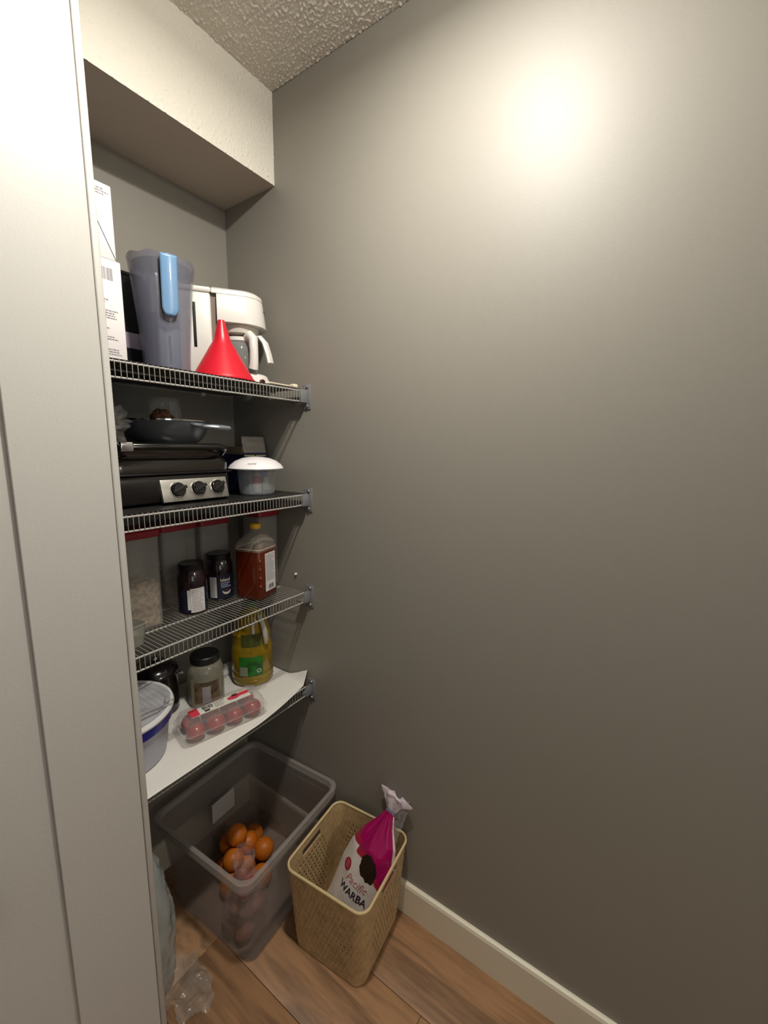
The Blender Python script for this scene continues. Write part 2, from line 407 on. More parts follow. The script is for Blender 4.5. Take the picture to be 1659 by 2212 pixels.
b = B(); b.lathe([(.002, .0401), (.048, .0401), (.048, .042), (.002, .042)], 32, (-.010, 0)); obj('warming_plate', b, m_black_pl, ct)
b = B(); b.x = Matrix.Translation((.048, -.0535, .018)) @ Matrix.Rotation(math.radians(40), 4, 'Z') @ Matrix.Rotation(PI/2, 4, 'X')
b.lathe([(.0085, -.003), (.0085, .0045), (.006, .006), (.001, .006)], 20, cap0=True, cap1=True); b.v = [(v[0], v[1], .018+(v[2]-.018)*.75) for v in b.v]
obj('power_switch', b, P('dark_red_switch', (70, 12, 10), .25), ct)
b = print_rows(lambda a, c: Vector((.0005, 0, 0)), 0, 0, 0, 0, 1, 1)
def headfn(a, c):
    an = -.35+a/.068; return Vector((-.001+.0690*math.cos(an)-.0015, .0685*math.sin(an), .205+c))
hb = B()
for k in range(9): hb.add([headfn(-.012+k*.0026, 0), headfn(-.012+k*.0026+.002, 0), headfn(-.012+k*.0026+.002, .0022), headfn(-.012+k*.0026, .0022)], [[0, 1, 2, 3]])
obj('printed_name', hb, m_ink_d, ct, False)
# carafe
cf = thing('carafe', 'glass carafe with white collar and handle, under the brew head', 'carafe', (-.096, -.176, z1+.0461), math.atan2(-.6, .8)); cf.scale = (1, 1, 1.07)
b = B(); b.lathe([(.002, .0005), (.040, .0005), (.050, .006), (.054, .03), (.053, .055), (.046, .078), (.042, .086), (.040, .086), (.044, .077), (.051, .054), (.052, .03), (.048, .008), (.039, .0025), (.002, .0025)], 40)
obj('glass_body', b, m_glass, cf)
obj('collar', B().lathe([(.043, .082), (.046, .084), (.046, .093), (.042, .095), (.002, .098)], 40, cap1=True), m_white_pl, cf)
b = B(); b.tube([(.016, -.036, .092), (.028, -.054, .096), (.036, -.064, .086), (.037, -.066, .055), (.036, -.064, .022), (.034, -.060, .008)], [.010, .0135, .0135, .0125, .013, .014], 12); obj('handle', b, m_white_pl, cf)
b = B(); b.tube([(.036, -.026, .094), (.058, -.042, .095), (.070, -.048, .080), (.079, -.053, .050), (.084, -.055, .026)], [.009, .013, .0145, .0145, .0145], 8, flat=.55); obj('handle_guard', b, m_white_pl, cf)
b = B(); b.tube([(.030, -.040, .012), (.033, -.052, .016), (.035, -.060, .018)], .003, 8); obj('handle_strap', b, m_chrome, cf)
# cord
b = B(); b.tube([(-.055, -.245, z1+.022), (-.052, -.262, z1+.020), (-.050, -.290, z1+.014), (-.046, -.325, z1+.0075), (-.044, -.340, z1+.006)], .0028, 8)
cd = thing('power_cord', 'cream power cord from the coffee maker ending at the shelf edge', 'cord', (0, 0, 0))
obj('cable', b, m_cream_pl, cd)
obj('plug', bx(-.052, -.034, -.357, -.337, z1+.0005, z1+.011, b=.003), m_cream_pl, cd)

# funnel
t = thing('funnel', 'red plastic funnel standing upside down on the top shelf', 'funnel', (-.2275, -.272, z1))
b = B(); b.lathe([(.0812, 0), (.0822, .002), (.0812, .005), (.076, .012), (.030, .092), (.0225, .104), (.019, .118), (.0082, .157), (.0068, .157), (.017, .118), (.020, .104), (.028, .092), (.074, .011), (.0795, .0)], 48)
obj('funnel_cone', b, m_red_pl, t)
obj('rim_ring', B().lathe([(.0800, .0), (.0835, .0005), (.0838, .003), (.0815, .0045)], 48), m_red_pl, t)

# ================================================================== SECOND SHELF
z2 = ZT[1]+.0013
gt = thing('indoor_grill', 'black indoor grill with three black knobs on a steel panel', 'grill', (-.385, -.185, z2))
b = B(); b.box(-.150, .155, -.098, .13, .004, .075, b=.012, n=4); obj('grill_base', b, m_black_gl, gt)
for sx in (-.13, .135):
    for sy in (-.075, .11): obj('foot', B().lathe([(.010, 0), (.012, .001), (.010, .0055)], 14, (sx, sy), cap0=True, cap1=True), m_black_pl, gt)
b = B()
def lid(u, v):   # domed lid lofted across
    return None
R = lambda z, i, r=.03: rring(.0025, .014, .31-2*i, .232-2*i, r, z, 5)
b.loft([R(.077, .004), R(.080, .0), R(.100, .0), R(.122, .012), R(.136, .030), R(.143, .06)])
obj('grill_lid', b, P('bronze_black_lid', (30, 23, 18), .22, coat=.3), gt)
obj('drip_edge', bx(-.152, .158, -.102, .13, .0735, .079, b=.002), m_black_pl, gt)
b = B(); b.tube([(-.128, -.092, .125), (-.125, -.112, .138), (-.11, -.118, .142), (.11, -.118, .142), (.13, -.112, .138), (.133, -.092, .125)], .0085, 10); obj('lid_handle', b, m_black_gl, gt)
obj('handle_cap', bx(-.137, -.108, -.129, -.106, .130, .152, b=.004), m_chrome, gt)
cpz = B(); cpz.x = Matrix.Translation((.048, -.106, .006)) @ Matrix.Rotation(math.radians(-14), 4, 'X')
cpz.box(-.090, .092, -.006, .004, 0, .056, b=.0015); cp = obj('control_panel', cpz, m_steel, gt)
for k in range(3):
    kx = -.050+k*.055
    Mx = cpz.x @ Matrix.Translation((kx, -.006, .029)) @ Matrix.Rotation(PI/2, 4, 'X')
    b = B(); b.x = Mx; b.lathe([(.0205, .0002), (.0205, .002), (.0185, .0028), (.0180, .0015)], 28, cap0=True); bz = obj('knob_bezel', b, m_chrome, cp)
    b = B(); b.x = Mx; b.lathe([(.0168, .001), (.0165, .010), (.0145, .0125), (.001, .0128)], 28, cap0=True); b.x = Mx @ Matrix.Rotation(math.radians(20+8*k), 4, 'Z')
    b.box(-.0175, .0175, -.0045, .0045, .009, .018, b=.0018); obj('knob', b, m_black_gl, cp)
# pan on the grill
pt = thing('pan', 'grey metal pan with a shiny rim and loop handle, on the grill', 'pan', (-.335, -.165, z2+.1435))
prof = [(.002, 0), (.058, 0), (.070, .005), (.088, .020), (.100, .042), (.105, .064), (.1025, .064), (.097, .042), (.085, .022), (.068, .0075), (.002, .003)]
obj('pan_body', B().lathe(prof, 48), P('grey_enamel', (96, 100, 104), .3, metal=.3), pt)
obj('rim', B().lathe([(.103, .063), (.1062, .063), (.1066, .0665), (.1035, .0665), (.103, .063)], 48), m_chrome, pt)
b = B(); b.tube([(.010, -.101, .056), (.026, -.124, .051), (.058, -.138, .049), (.094, -.128, .049), (.112, -.096, .051), (.098, -.044, .056)], [.008, .011, .012, .012, .011, .007], 10, flat=.6); obj('handle', b, P('grey_bakelite', (128, 134, 140), .35), pt)
# bag of brown food standing in pan
bt = thing('snack_bag', 'clear bag of brown dried food standing in the pan', 'bag', (-.325, -.14, z2+.1475))
obj('dried_food', B().blob((-.02, -.025, .062), (.030, .030, .030), 14, .22, 5, 3), P('brown_dried_food', (120, 78, 48), .7, var=(60, (70, 42, 26), .4, .6)), bt)['kind'] = 'stuff'
b = B()
def bagw(u, v):
    a = 2*PI*u; r = .050-.012*v+.005*noise.noise(Vector((math.cos(a)*3, math.sin(a)*3, v*5)))
    return (r*math.cos(a), r*math.sin(a), .004+.118*v)
b.grid(bagw, 40, 16); obj('clear_wrap', b, m_film, bt)
b = B()
for k in range(5):
    a = -1.75+.10*k; b.add([(.050*math.cos(a), .050*math.sin(a)-.002, .02), (.050*math.cos(a+.05), .050*math.sin(a+.05)-.002, .02), (.040*math.cos(a+.05), .040*math.sin(a+.05)-.002, .112), (.040*math.cos(a), .040*math.sin(a)-.002, .112)], [[0, 1, 2, 3]])
obj('white_stripes', b, P('white_stripe_print', (178, 176, 172), .5, alpha=.7), bt, False)
# dark lidded box behind
t = thing('dark_box', 'large dark lidded box behind the grill, under the top shelf', 'tub', (-.625, -.10, z2))
obj('tub_body', bx(-.08, .06, -.08, .08, 0, .235, b=.01), P('dark_slate_plastic', (36, 38, 44), .5), t)
obj('box_lid', bx(-.083, .063, -.083, .083, .2355, .252, b=.004), P('slate_plastic', (46, 48, 56), .5), t)
# crumpled clear bag at left of grill
def film_blob(name, label, cat, c, rad, seed, mat, amp=.9, n=26, flatb=None, kind=None):
    o = obj(name, B().blob(c, rad, n, amp, 3.2, seed, flatb), mat, smooth=True, ang=.35)
    return tag(o, label, cat)
cb = thing('plastic_bag', 'crumpled clear plastic bag left of the grill handle', 'bag', (-.512, -.215, z2+.152))
obj('crumpled_film', B().blob((-.005, 0, .040), (.045, .038, .040), 26, .8, 3.4, 4), m_film, cb, ang=.3)
b = B(); b.tube([(.005, -.03, .020), (-.030, -.085, -.010), (-.045, -.09, -.055), (-.050, -.092, -.085)], .0075, 8, flat=.3); obj('grey_strap', b, P('grey_strap_fabric', (122, 118, 118), .6), cb)
# navy open box
nt_ = thing('carton', 'navy blue box with its grey flap standing open, behind the food chopper', 'box', (-.058, -.108, z2))
b = B(); o_ = (.047, .075, .122)
b.box(-.047, .044, -.075, -.0735, 0, .122); b.box(-.047, .044, .0735, .075, 0, .122); b.box(-.047, -.0455, -.0735, .0735, 0, .122); b.box(.0425, .044, -.0735, .0735, 0, .122); b.box(-.0455, .0425, -.0735, .0735, 0, .0015)
obj('carton_body', b, m_navy, nt_)
def flap(u, v):
    return (-.046+.090*u+.008*v, -.0735+.02*v+.004*noise.noise(Vector((u*4, v*4, 1))), .123+.052*v+(.003*noise.noise(Vector((u*14, 0, 2))) if v > .9 else 0))
o = obj('open_flap', B().grid(flap, 20, 10), m_greycard, nt_); sm = o.modifiers.new('solid', 'SOLIDIFY'); sm.thickness = .0012
f = lambda a, c: Vector((a, -.0757, c))
obj('yellow_line', B().add([f(-.044, .112), f(-.003, .112), f(-.003, .116), f(-.044, .116), f(.001, .112), f(.041, .112), f(.041, .116), f(.001, .116)], [[0, 1, 2, 3], [4, 5, 6, 7]]), P('pale_yellow_print', (206, 198, 140), .5), nt_, False)
obj('side_flap', bx(-.0495, -.0475, -.07, .06, .118, .142), P('kraft_card', (134, 116, 94), .7), nt_, False)
t = thing('carton', 'small bluish grey carton between the grill and the food chopper', 'box', (-.192, -.155, z2))
obj('carton_body', bx(-.018, .018, -.02, .03, 0, .108, b=.0012), P('bluegrey_carton', (104, 104, 122), .5), t)
f = front_fn(0, 0, -.02)
obj('printed_text', print_rows(f, -.014, .013, .094, 5, .008, .0035, 8), m_ink_d, t, False)
# chopper
ch = thing('food_chopper', 'clear food chopper under a white domed lid', 'chopper', (-.122, -.262, z2))
b = B(); b.lathe([(.002, .001), (.046, .001), (.050, .004), (.054, .04), (.0565, .076), (.0545, .076), (.052, .04), (.048, .006), (.002, .004)], 40); obj('clear_bowl', b, m_clear, ch)
b = B(); b.lathe([(.050, .0765), (.0795, .0775), (.0805, .080), (.074, .090), (.060, .101), (.040, .109), (.020, .1125), (.002, .1135)], 48, cap0=True); dm = obj('domed_lid', b, P('bright_white_plastic', (246, 240, 240), .3), ch)
obj('spindle', B().lathe([(.002, .006), (.013, .006), (.013, .030), (.010, .032)], 24), P('cream_core', (200, 194, 176), .5), ch)
obj('red_band', B().lathe([(.0125, .031), (.0125, .053), (.0100, .054)], 24, cap0=True, cap1=True), P('red_core', (160, 52, 60), .45), ch)
obj('spindle_top', B().lathe([(.0128, .0545), (.0105, .074)], 24, cap0=True, cap1=True), P('grey_core', (150, 140, 136), .5), ch)
obj('blade_holder', bx(.022, .040, -.010, .004, .010, .052, b=.003), P('dull_white_plastic', (178, 172, 168), .5), ch)
for a in (-2.6, -1.9, -1.1, -.5):
    b = B(); b.tube([(.0525*math.cos(a), .0525*math.sin(a), .006), (.0545*math.cos(a), .0545*math.sin(a), .040), (.0575*math.cos(a), .0575*math.sin(a), .073)], .0012, 6); obj('bowl_rib', b, m_clear, ch)
def domefn(x, y):
    a = -2.42+x/.066; r = .0700-y*.9; return Vector(((r+.001)*math.cos(a), (r+.001)*math.sin(a), .0955+y*.62))
text_mesh('starfrit', .0085, domefn, 'printed_name', m_ink_d, ch, shear=.3)

# ================================================================== THIRD SHELF
z3 = ZT[2]
def canister(x0, x1, y0, y1, label, fill=None, h=.257):
    t = thing('canister', label, 'canister', ((x0+x1)/2, (y0+y1)/2, z3), 0, 'red-lidded canisters')
    W, D = x1-x0, y1-y0
    R = lambda z, i, r=.012: rring(0, 0, W-2*i, D-2*i, r, z, 4)
    b = B(); b.loft([R(.001, .004), R(.004, .002), R(h-.02, 0), R(h-.019, .002), R(.006, .0045)]); obj('canister_body', b, m_canister, t)
    b = B(); b.loft([R(h-.020, -.0015), R(h-.018, -.0035), R(h-.004, -.0035), R(h-.001, -.001), R(h, .006)]); obj('lid', b, m_redlid, t)
    if fill:
        hh, m = fill; b = B(); b.loft([R(.0065, .006), R(hh*.92, .0035), R(hh, .012)]); o = obj('contents', b, m, t); o['kind'] = 'stuff'
    return t
m_rice = P('pale_grain', (224, 196, 160), .9, var=(90, (164, 138, 106), .45, .6))
m_pasta = P('yellow_pasta', (150, 122, 66), .8, var=(50, (112, 84, 52), .4, .6))
canister(-.505, -.415, -.243, -.150, 'red-lidded clear canister of pale grain, next to the white wall edge', (.125, m_rice))
canister(-.352, -.245, -.130, -.03, 'red-lidded canister with yellowish pasta, behind the dark jar at left', (.10, m_pasta), .238)
canister(-.232, -.130, -.130, -.03, 'red-lidded empty canister behind the dark olive jar', None, .238)
canister(-.088, -.006, -.225, -.135, 'red-lidded clear canister nearest the right wall, behind the amber jug')
# small clear tub with pale stuff
t = thing('food_tub', 'low clear tub leaning before the grain canister at the wall edge', 'tub', (-.535, -.290, z3), .2)
R = lambda z, i: rring(0, 0, .075-2*i, .062-2*i, .012, z, 4)
b = B(); b.loft([R(.001, .006), R(.05, .0), R(.052, -.002), R(.053, .001), R(.004, .007)]); obj('tub_body', b, P('cloudy_tub_plastic', (160, 160, 148), .3, alpha=.5), t)
obj('contents', B().blob((0, 0, .02), (.028, .022, .017), 12, .3, 4, 2), P('greenish_food', (150, 146, 118), .8), t)['kind'] = 'stuff'
# dark jars
m_jar = P('dark_jar_glass', (36, 20, 26), .08, coat=.6)
m_jlid = P('dark_metal_lid', (60, 56, 58), .22, metal=.8)
def jar(loc, rz, label):
    t = thing('jar', label, 'jar', loc, rz, 'dark glass jars on the third shelf')
    b = B(); b.lathe([(.002, .001), (.034, .001), (.0385, .005), (.039, .09), (.0385, .104), (.033, .120), (.031, .124)], 40, cap1=True); obj('jar_body', b, m_jar, t)
    b = B(); b.lathe([(.033, .1242), (.034, .125), (.034, .139), (.032, .1415), (.029, .1410), (.002, .1405)], 40, cap0=True); obj('lid', b, m_jlid, t)
    return t
def cyl(r, h0): return lambda x, y: Vector((r*math.cos(x/r), r*math.sin(x/r), h0+y))
def patch(fn, x0, x1, y0, y1, n=14):
    return B().grid(lambda u, v: fn(x0+(x1-x0)*u, y0+(y1-y0)*v), n, 2)
m_lab = P('white_label_paper', (212, 208, 204), .6); m_lab_d = P('navy_label_paper', (24, 26, 48), .45)
j = jar((-.320, -.214, z3), math.atan2(-1.07, -.64), 'dark glass jar with white nutrition label facing out, left of the pair')
obj('label_band', patch(cyl(.0394, 0), -.045, .045, .008, .072, 24), m_lab_d, j)
obj('white_label', patch(cyl(.0397, 0), -.006, .034, .008, .076), m_lab, j)
obj('label_fold', patch(cyl(.0396, 0), -.014, -.0065, .016, .072, 4), m_lab, j)
obj('printed_text', print_rows(cyl(.0400, 0), -.002, .032, .070, 12, .0052, .0018, 12), m_ink, j, False)
j = jar((-.2090, -.180, z3), math.atan2(-1.10, -.73), 'dark glass jar with navy olive label, beside the amber jug')
obj('label_band', patch(cyl(.0394, 0), -.045, .050, .006, .080, 28), m_lab_d, j)
obj('white_label', patch(cyl(.0397, 0), -.032, -.010, .010, .074), m_lab, j)
obj('printed_text', print_rows(cyl(.0400, 0), -.030, -.012, .070, 12, .0052, .0016, 14), m_ink, j, False)
F = cyl(.0399, 0); m_tx = P('cream_print', (226, 220, 196), .5); m_tx2 = P('pale_blue_print', (170, 176, 206), .5)
text_mesh('Island', .0135, lambda x, y: F(x+.016, y+.064), 'printed_name', m_tx, j, bold=.0002)
b = print_rows(F, .002, .034, .053, 3, .0058, .003, 4); obj('small_print', b, m_tx2, j, False)
def bowlp(u, v):
    a = PI+PI*u; r = .0135; x = .019+r*math.cos(a)*(1-.0*v); y = .030+r*.85*math.sin(a)*v
    return F(x, y)
obj('bowl_picture', B().grid(bowlp, 20, 4), P('cream_bowl_print', (218, 208, 196), .5), j)
b = B(); b.grid(lambda u, v: Vector(cyl(.0402, 0)(.019+.011*v*math.cos(2*PI*u), .030+.0045*v*math.sin(2*PI*u))), 20, 3); obj('olive_picture', b, P('dark_olive_print', (52, 34, 36), .5), j)

# amber jug
jt = thing('jug', 'square amber juice jug with yellow cap and white side label', 'jug', (-.131, -.258, z3), math.radians(15))
R = lambda z, W, r=.016: rring(0, 0, W, W, r, z, 6)
b = B(); b.loft([R(.001, .082), R(.005, .092), R(.02, .0935), R(.150, .0935), R(.156, .0915)]); obj('juice', b, P('amber_juice', (98, 34, 10), .12, coat=.5, var=(5, (72, 20, 6), .3, .7)), jt)
b = B(); b.loft([R(.150, .0945), R(.160, .0945), R(.172, .092, .02), R(.188, .074, .026), R(.202, .044, .021), R(.208, .030, .0148), R(.214, .029, .0144)], False, False); obj('clear_shoulder', b, P('clear_jug_plastic', (190, 180, 165), .08, alpha=.28, spec=.9), jt)
obj('foam_line', B().loft([R(.1555, .0952), R(.1585, .0952)], False, False), P('pale_foam', (196, 180, 160), .5), jt)
b = B(); b.lathe([(.0165, .2145), (.0168, .216), (.0165, .2265), (.014, .2285), (.002, .2285)], 28, cap0=True); obj('cap', b, P('yellow_cap', (228, 178, 40), .4), jt)
f = lambda a, c: Vector((a, -.0475, c))
obj('white_label', B().add([f(-.022, .022), f(.030, .022), f(.030, .142), f(-.022, .142)], [[0, 1, 2, 3]]), m_lab, jt, False)
f2 = lambda a, c: Vector((a, -.0479, c)); q = print_rows(f2, -.018, .027, .134, 15, .0056, .002, 21); obj('printed_text', q, m_ink, jt, False)
obj('barcode', barcode(f2, -.006, .018, .028, .042, 9), m_ink_d, jt, False)
b = B()
for k in range(4): b.blob((-.0425, -.0435, .045+k*.026), (.004, .004, .005), 8)
obj('grip_bump', b, P('amber_plastic', (118, 50, 20), .05, coat=1), jt)

# ================================================================== LOWEST SHELF
z4 = ZT[3]+.0022
# paper liner
def paper(u, v):
    x = -.80+.797*u
    if x < -.26: yf = -.386
    else: yf = -.386+.045*((x+.26)/.26)**1.6
    y = yf+(-.010-yf)*v
    z = z4-.0012+.0006*noise.noise(Vector((x*18, y*18, 0)))
    if v < .05: z -= .0015
    d = max(0, (x+.030)/.026)*max(0, 1-(y+.352)/.10) if y < -.252 else 0
    z += .046*min(1, d)**1.2
    return (x-.006*d*0, y, z)
pl = obj('paper_liner', B().grid(paper, 160, 60), m_paper); sm = pl.modifiers.new('solid', 'SOLIDIFY'); sm.thickness = .0008; sm.offset = 0
tag(pl, 'white paper towel liner covering the lowest shelf, corner curled up at the wall', 'liner')
# tub with lid (left)
t = thing('lidded_tub', 'round clear tub with translucent lid and blue rim, left end of paper', 'tub', (-.540, -.200, z4))
prof = [(.002, .001), (.104, .001), (.112, .006), (.121, .070), (.126, .108), (.1235, .108), (.118, .07), (.109, .009), (.002, .005)]
obj('tub_body', B().lathe(prof, 64), P('milky_tub_plastic', (188, 188, 198), .25, alpha=.72), t)
obj('blue_band', B().lathe([(.1262, .098), (.131, .099), (.133, .122), (.1262, .1225)], 64), P('royal_blue_plastic', (24, 28, 118), .3), t)
def lidp(u, v):
    a = 2*PI*u; r = .133*v; h = .1295+(.006*noise.noise(Vector((r*math.cos(a)*22, r*math.sin(a)*22, 3))) if v < .88 else 0)+(.004 if .88 < v < .99 else 0)
    return (r*math.cos(a), r*math.sin(a), h)
obj('lid', B().grid(lidp, 72, 26), P('translucent_lid_plastic', (196, 194, 196), .22, alpha=.78), t)
obj('lid_rim', B().lathe([(.124, .1235), (.1345, .1235), (.1365, .129), (.134, .1355), (.128, .136), (.125, .131)], 64), P('white_lid_rim', (226, 224, 222), .3), t)
obj('red_food', B().blob((.03, -.055, .085), (.03, .028, .028), 14, .2, 3, 1), P('red_food_seen_through', (140, 30, 34), .5), t)
# black pot behind
t = thing('pot', 'black pot in the shadow behind the tomato pack, two bright knobs', 'pot', (-.375, -.085, z4))
obj('pot_body', B().lathe([(.002, .001), (.054, .001), (.058, .006), (.060, .12), (.0615, .124), (.058, .124), (.056, .12), (.056, .01), (.002, .008)], 44), m_black_gl, t)
obj('pot_lid', B().lathe([(.0615, .1245), (.062, .128), (.057, .138), (.040, .150), (.018, .155), (.002, .156)], 44, cap0=True), m_black_gl, t)
obj('lid_knob', B().blob((0, -.0, .166), (.011, .011, .010), 12), m_chrome, t)
b = B(); b.tube([(.034, -.046, .115), (.042, -.055, .120), (.050, -.060, .122)], [.004, .004, .007], 10); obj('side_knob', b, m_chrome, t)
# glass jar
t = thing('glass_jar', 'wide glass jar with black lid and worn label, behind the tomato pack', 'jar', (-.262, -.160, z4), math.atan2(-1.13, -.7))
b = B(); b.lathe([(.002, .001), (.048, .001), (.053, .006), (.053, .105), (.048, .125), (.040, .135), (.038, .135), (.046, .124), (.051, .104), (.051, .008), (.002, .005)], 40); obj('glass_body', b, P('greenish_glass', (176, 172, 150), .06, alpha=.3, spec=.9), t)
obj('contents', B().lathe([(.002, .006), (.048, .006), (.0495, .012), (.0495, .080), (.002, .084)], 36), P('brown_olive_contents', (86, 72, 50), .35, var=(20, (54, 44, 34), .35, .65)), t)
obj('lid', B().lathe([(.041, .1355), (.0425, .137), (.0425, .155), (.040, .158), (.002, .158)], 36, cap0=True), m_black_pl, t)
obj('paper_label', patch(cyl(.0536, 0), -.034, .040, .02, .088, 22), P('worn_brown_label', (120, 96, 66), .6, var=(45, (72, 56, 44), .4, .6)), t)
obj('white_label', patch(cyl(.0539, 0), -.012, .012, .022, .074), P('grey_white_label', (156, 150, 152), .6), t)
obj('cream_edge', patch(cyl(.0539, 0), -.050, -.038, .012, .098, 5), P('cream_label', (150, 136, 108), .6), t)
# oil jug
t = thing('oil_bottle', 'large yellow cooking oil bottle with green label, by the right wall', 'bottle', (-.098, -.178, z4), math.atan2(-1.1, -.87))
def oil(z, r, q=.0): return [(r*math.cos(a), r*math.sin(a)*1.13, z) for a in [2*PI*k/44 for k in range(44)]]
P_oil = [(.001, .050), (.004, .056), (.020, .060), (.024, .0585), (.028, .060), (.044, .060), (.048, .0585), (.052, .060), (.110, .060), (.135, .057), (.150, .053), (.158, .055), (.166, .053), (.174, .055), (.182, .052), (.200, .049), (.225, .042), (.245, .030), (.256, .017), (.262, .0165)]
b = B(); b.loft([oil(z, r) for z, r in P_oil]); 
m_oil = P('yellow_oil', (158, 128, 18), .08, coat=.5, alpha=.93, var=(9, (112, 92, 14), .35, .7)); obj('bottle_body', b, m_oil, t)
fn = lambda x, y: Vector((.0608*math.cos(x/.0605), .0608*1.13*math.sin(x/.0605), y))
obj('green_label', patch(fn, -.040, .030, .040, .108, 22), P('green_label_print', (34, 110, 30), .4, var=(30, (24, 70, 22), .45, .6)), t)
fn2 = lambda x, y: Vector((.0612*math.cos(x/.0605), .0612*1.13*math.sin(x/.0605), y))
obj('grey_patch', patch(fn2, -.038, -.014, .042, .074), P('grey_green_print', (128, 132, 108), .5), t)
b = B().grid(lambda u, v: fn2(.018+(.0045+.0022*v)*math.cos(2*PI*u), .058+(.0045+.0022*v)*math.sin(2*PI*u)), 18, 1); obj('ring_emblem', b, P('pale_emblem_print', (205, 212, 190), .5), t)
obj('upper_label', patch(lambda x, y: Vector((.0560*math.cos(x/.055), .0560*1.13*math.sin(x/.055), y)), -.030, .026, .140, .184, 20), P('dark_green_print', (72, 78, 26), .4, var=(30, (44, 52, 18), .4, .6)), t)
b = B(); b.tube([(.036, .026, .240), (.046, .036, .215), (.051, .042, .188), (.053, .045, .160), (.049, .043, .147)], [.007, .0085, .009, .009, .006], 12); obj('handle', b, P('translucent_handle', (180, 176, 160), .4), t)
obj('cap', B().lathe([(.0175, .2625), (.018, .264), (.0178, .278), (.016, .2795), (.002, .2795)], 26, cap0=True), P('green_cap', (40, 96, 40), .4), t)

# tomato clamshell
ang = math.radians(-14)
ctr = Vector((-.301, -.295, z4))
t = thing('clamshell_pack', 'clear clamshell pack with pink and white label, near the paper edge', 'container', ctr, ang)
R = lambda z, i, r=.018: rring(0, 0, .232-2*i, .104-2*i, r, z, 5)
b = B(); b.loft([R(.0008, .007), R(.003, .005), R(.030, .001), R(.031, -.004), R(.0325, -.004), R(.0335, .001), R(.056, .006), R(.060, .012)]); obj('clear_shell', b, P('hazy_clamshell_plastic', (206, 196, 192), .14, alpha=.27, spec=.8, bump=(30, .25, .006)), t, ang=.5)
f = lambda a, c: Vector((a, c, .0632))
lb = lambda x0, x1, y0, y1, m, nm, dz=0: obj(nm, B().add([(x0, y0, .0622+dz), (x1, y0, .0622+dz), (x1, y1, .0622+dz), (x0, y1, .0622+dz)], [[0, 1, 2, 3]]), m, t, False)
lo = B().box(-.088, .082, -.016, .020, .0606, .0618); lab = obj('paper_label', lo, P('label_white', (226, 220, 206), .5), t, False)
m_pink = P('pink_print', (216, 62, 78), .5)
lb(-.088, -.064, -.016, .020, m_pink, 'pink_end')
lb(.040, .082, -.000, .016, m_pink, 'pink_flag')
ov = B().grid(lambda u, v: (.036+.018*v*math.cos(2*PI*u), .004+.010*v*math.sin(2*PI*u), .0627), 18, 1); obj('fruit_picture', ov, P('rose_print', (212, 70, 96), .5), t)
ov = B().grid(lambda u, v: (.042+.010*v*math.cos(2*PI*u), .012+.006*v*math.sin(2*PI*u), .0630), 14, 1); obj('dark_picture', ov, P('brown_print', (92, 34, 30), .5), t)
obj('barcode', barcode(lambda a, c: Vector((a, c, .0626)), -.052, -.026, -.002, .016, 5), m_ink_d, t, False)
obj('printed_text', print_rows(lambda a, c: Vector((a, c, .0626)), -.020, .012, .014, 5, .006, .0026, 31), m_ink, t, False)
lb(-.050, -.036, -.013, -.005, m_ink_d, 'price_mark', .0004)
m_tom = P('ripe_tomato_skin', (168, 34, 30), .28, coat=.3, var=(14, (138, 22, 26), .4, .65)); m_calyx = P('tomato_calyx', (72, 84, 40), .6)
def fruit(name, loc, r, m, label, cat, group, seed, calyx=True, sq=.88):
    t_ = thing(name, label, cat, loc, seed*1.3, group)
    prof = []
    for i in range(1, 15):
        th = PI*i/15; prof.append((r*math.sin(th), r*sq*(1-math.cos(th))-(.10*r if i < 3 else 0)*0))
    obj('skin', B().lathe(prof, 24, cap0=True, cap1=True), m, t_)
    if calyx:
        b = B()
        for k in range(5):
            a = 2*PI*k/5; p = Vector((math.cos(a), math.sin(a), 0)); q = Vector((-math.sin(a), math.cos(a), 0)); zt = 2*sq*r
            b.add([tuple(Vector((0, 0, zt+.001))), tuple(p*r*.3+q*r*.1+Vector((0, 0, zt))), tuple(p*r*.62+Vector((0, 0, zt-.22*r))), tuple(p*r*.3-q*r*.1+Vector((0, 0, zt)))], [[0, 1, 2, 3]])
        b.tube([(0, 0, zt), (r*.05, 0, zt+.004)], .0015, 6); obj('calyx', b, m_calyx, t_)
    return t_
ca, sa = math.cos(ang), math.sin(ang)
spots = ['far left', 'second from left', 'third from left', 'far right']
for row in range(2):
    for k in range(4):
        lx, ly = -.080+k*.0533, -.0235+row*.047
        p = ctr+Vector((lx*ca-ly*sa, lx*sa+ly*ca, .0035))
        fruit('tomato', p, .0255 if k % 2 else .0245, m_tom, 'ripe red tomato in the clear pack, %s of the %s row' % (spots[k], 'front' if row == 0 else 'back'), 'tomato', 'tomatoes in the clear pack', row*4+k)
b = B()
def wisp(u, v): return (-.185+.075*u, -.262+.05*v+.01*noise.noise(Vector((u*5, v*5, 0))), z4+.004+.016*abs(noise.noise(Vector((u*6, v*6, 4))))+.008*u*(1-u))
tag(obj('plastic_wrap', B().grid(wisp, 24, 18), m_film, ang=.2), 'wisp of clear wrap between the tomato pack and oil bottle', 'wrap')

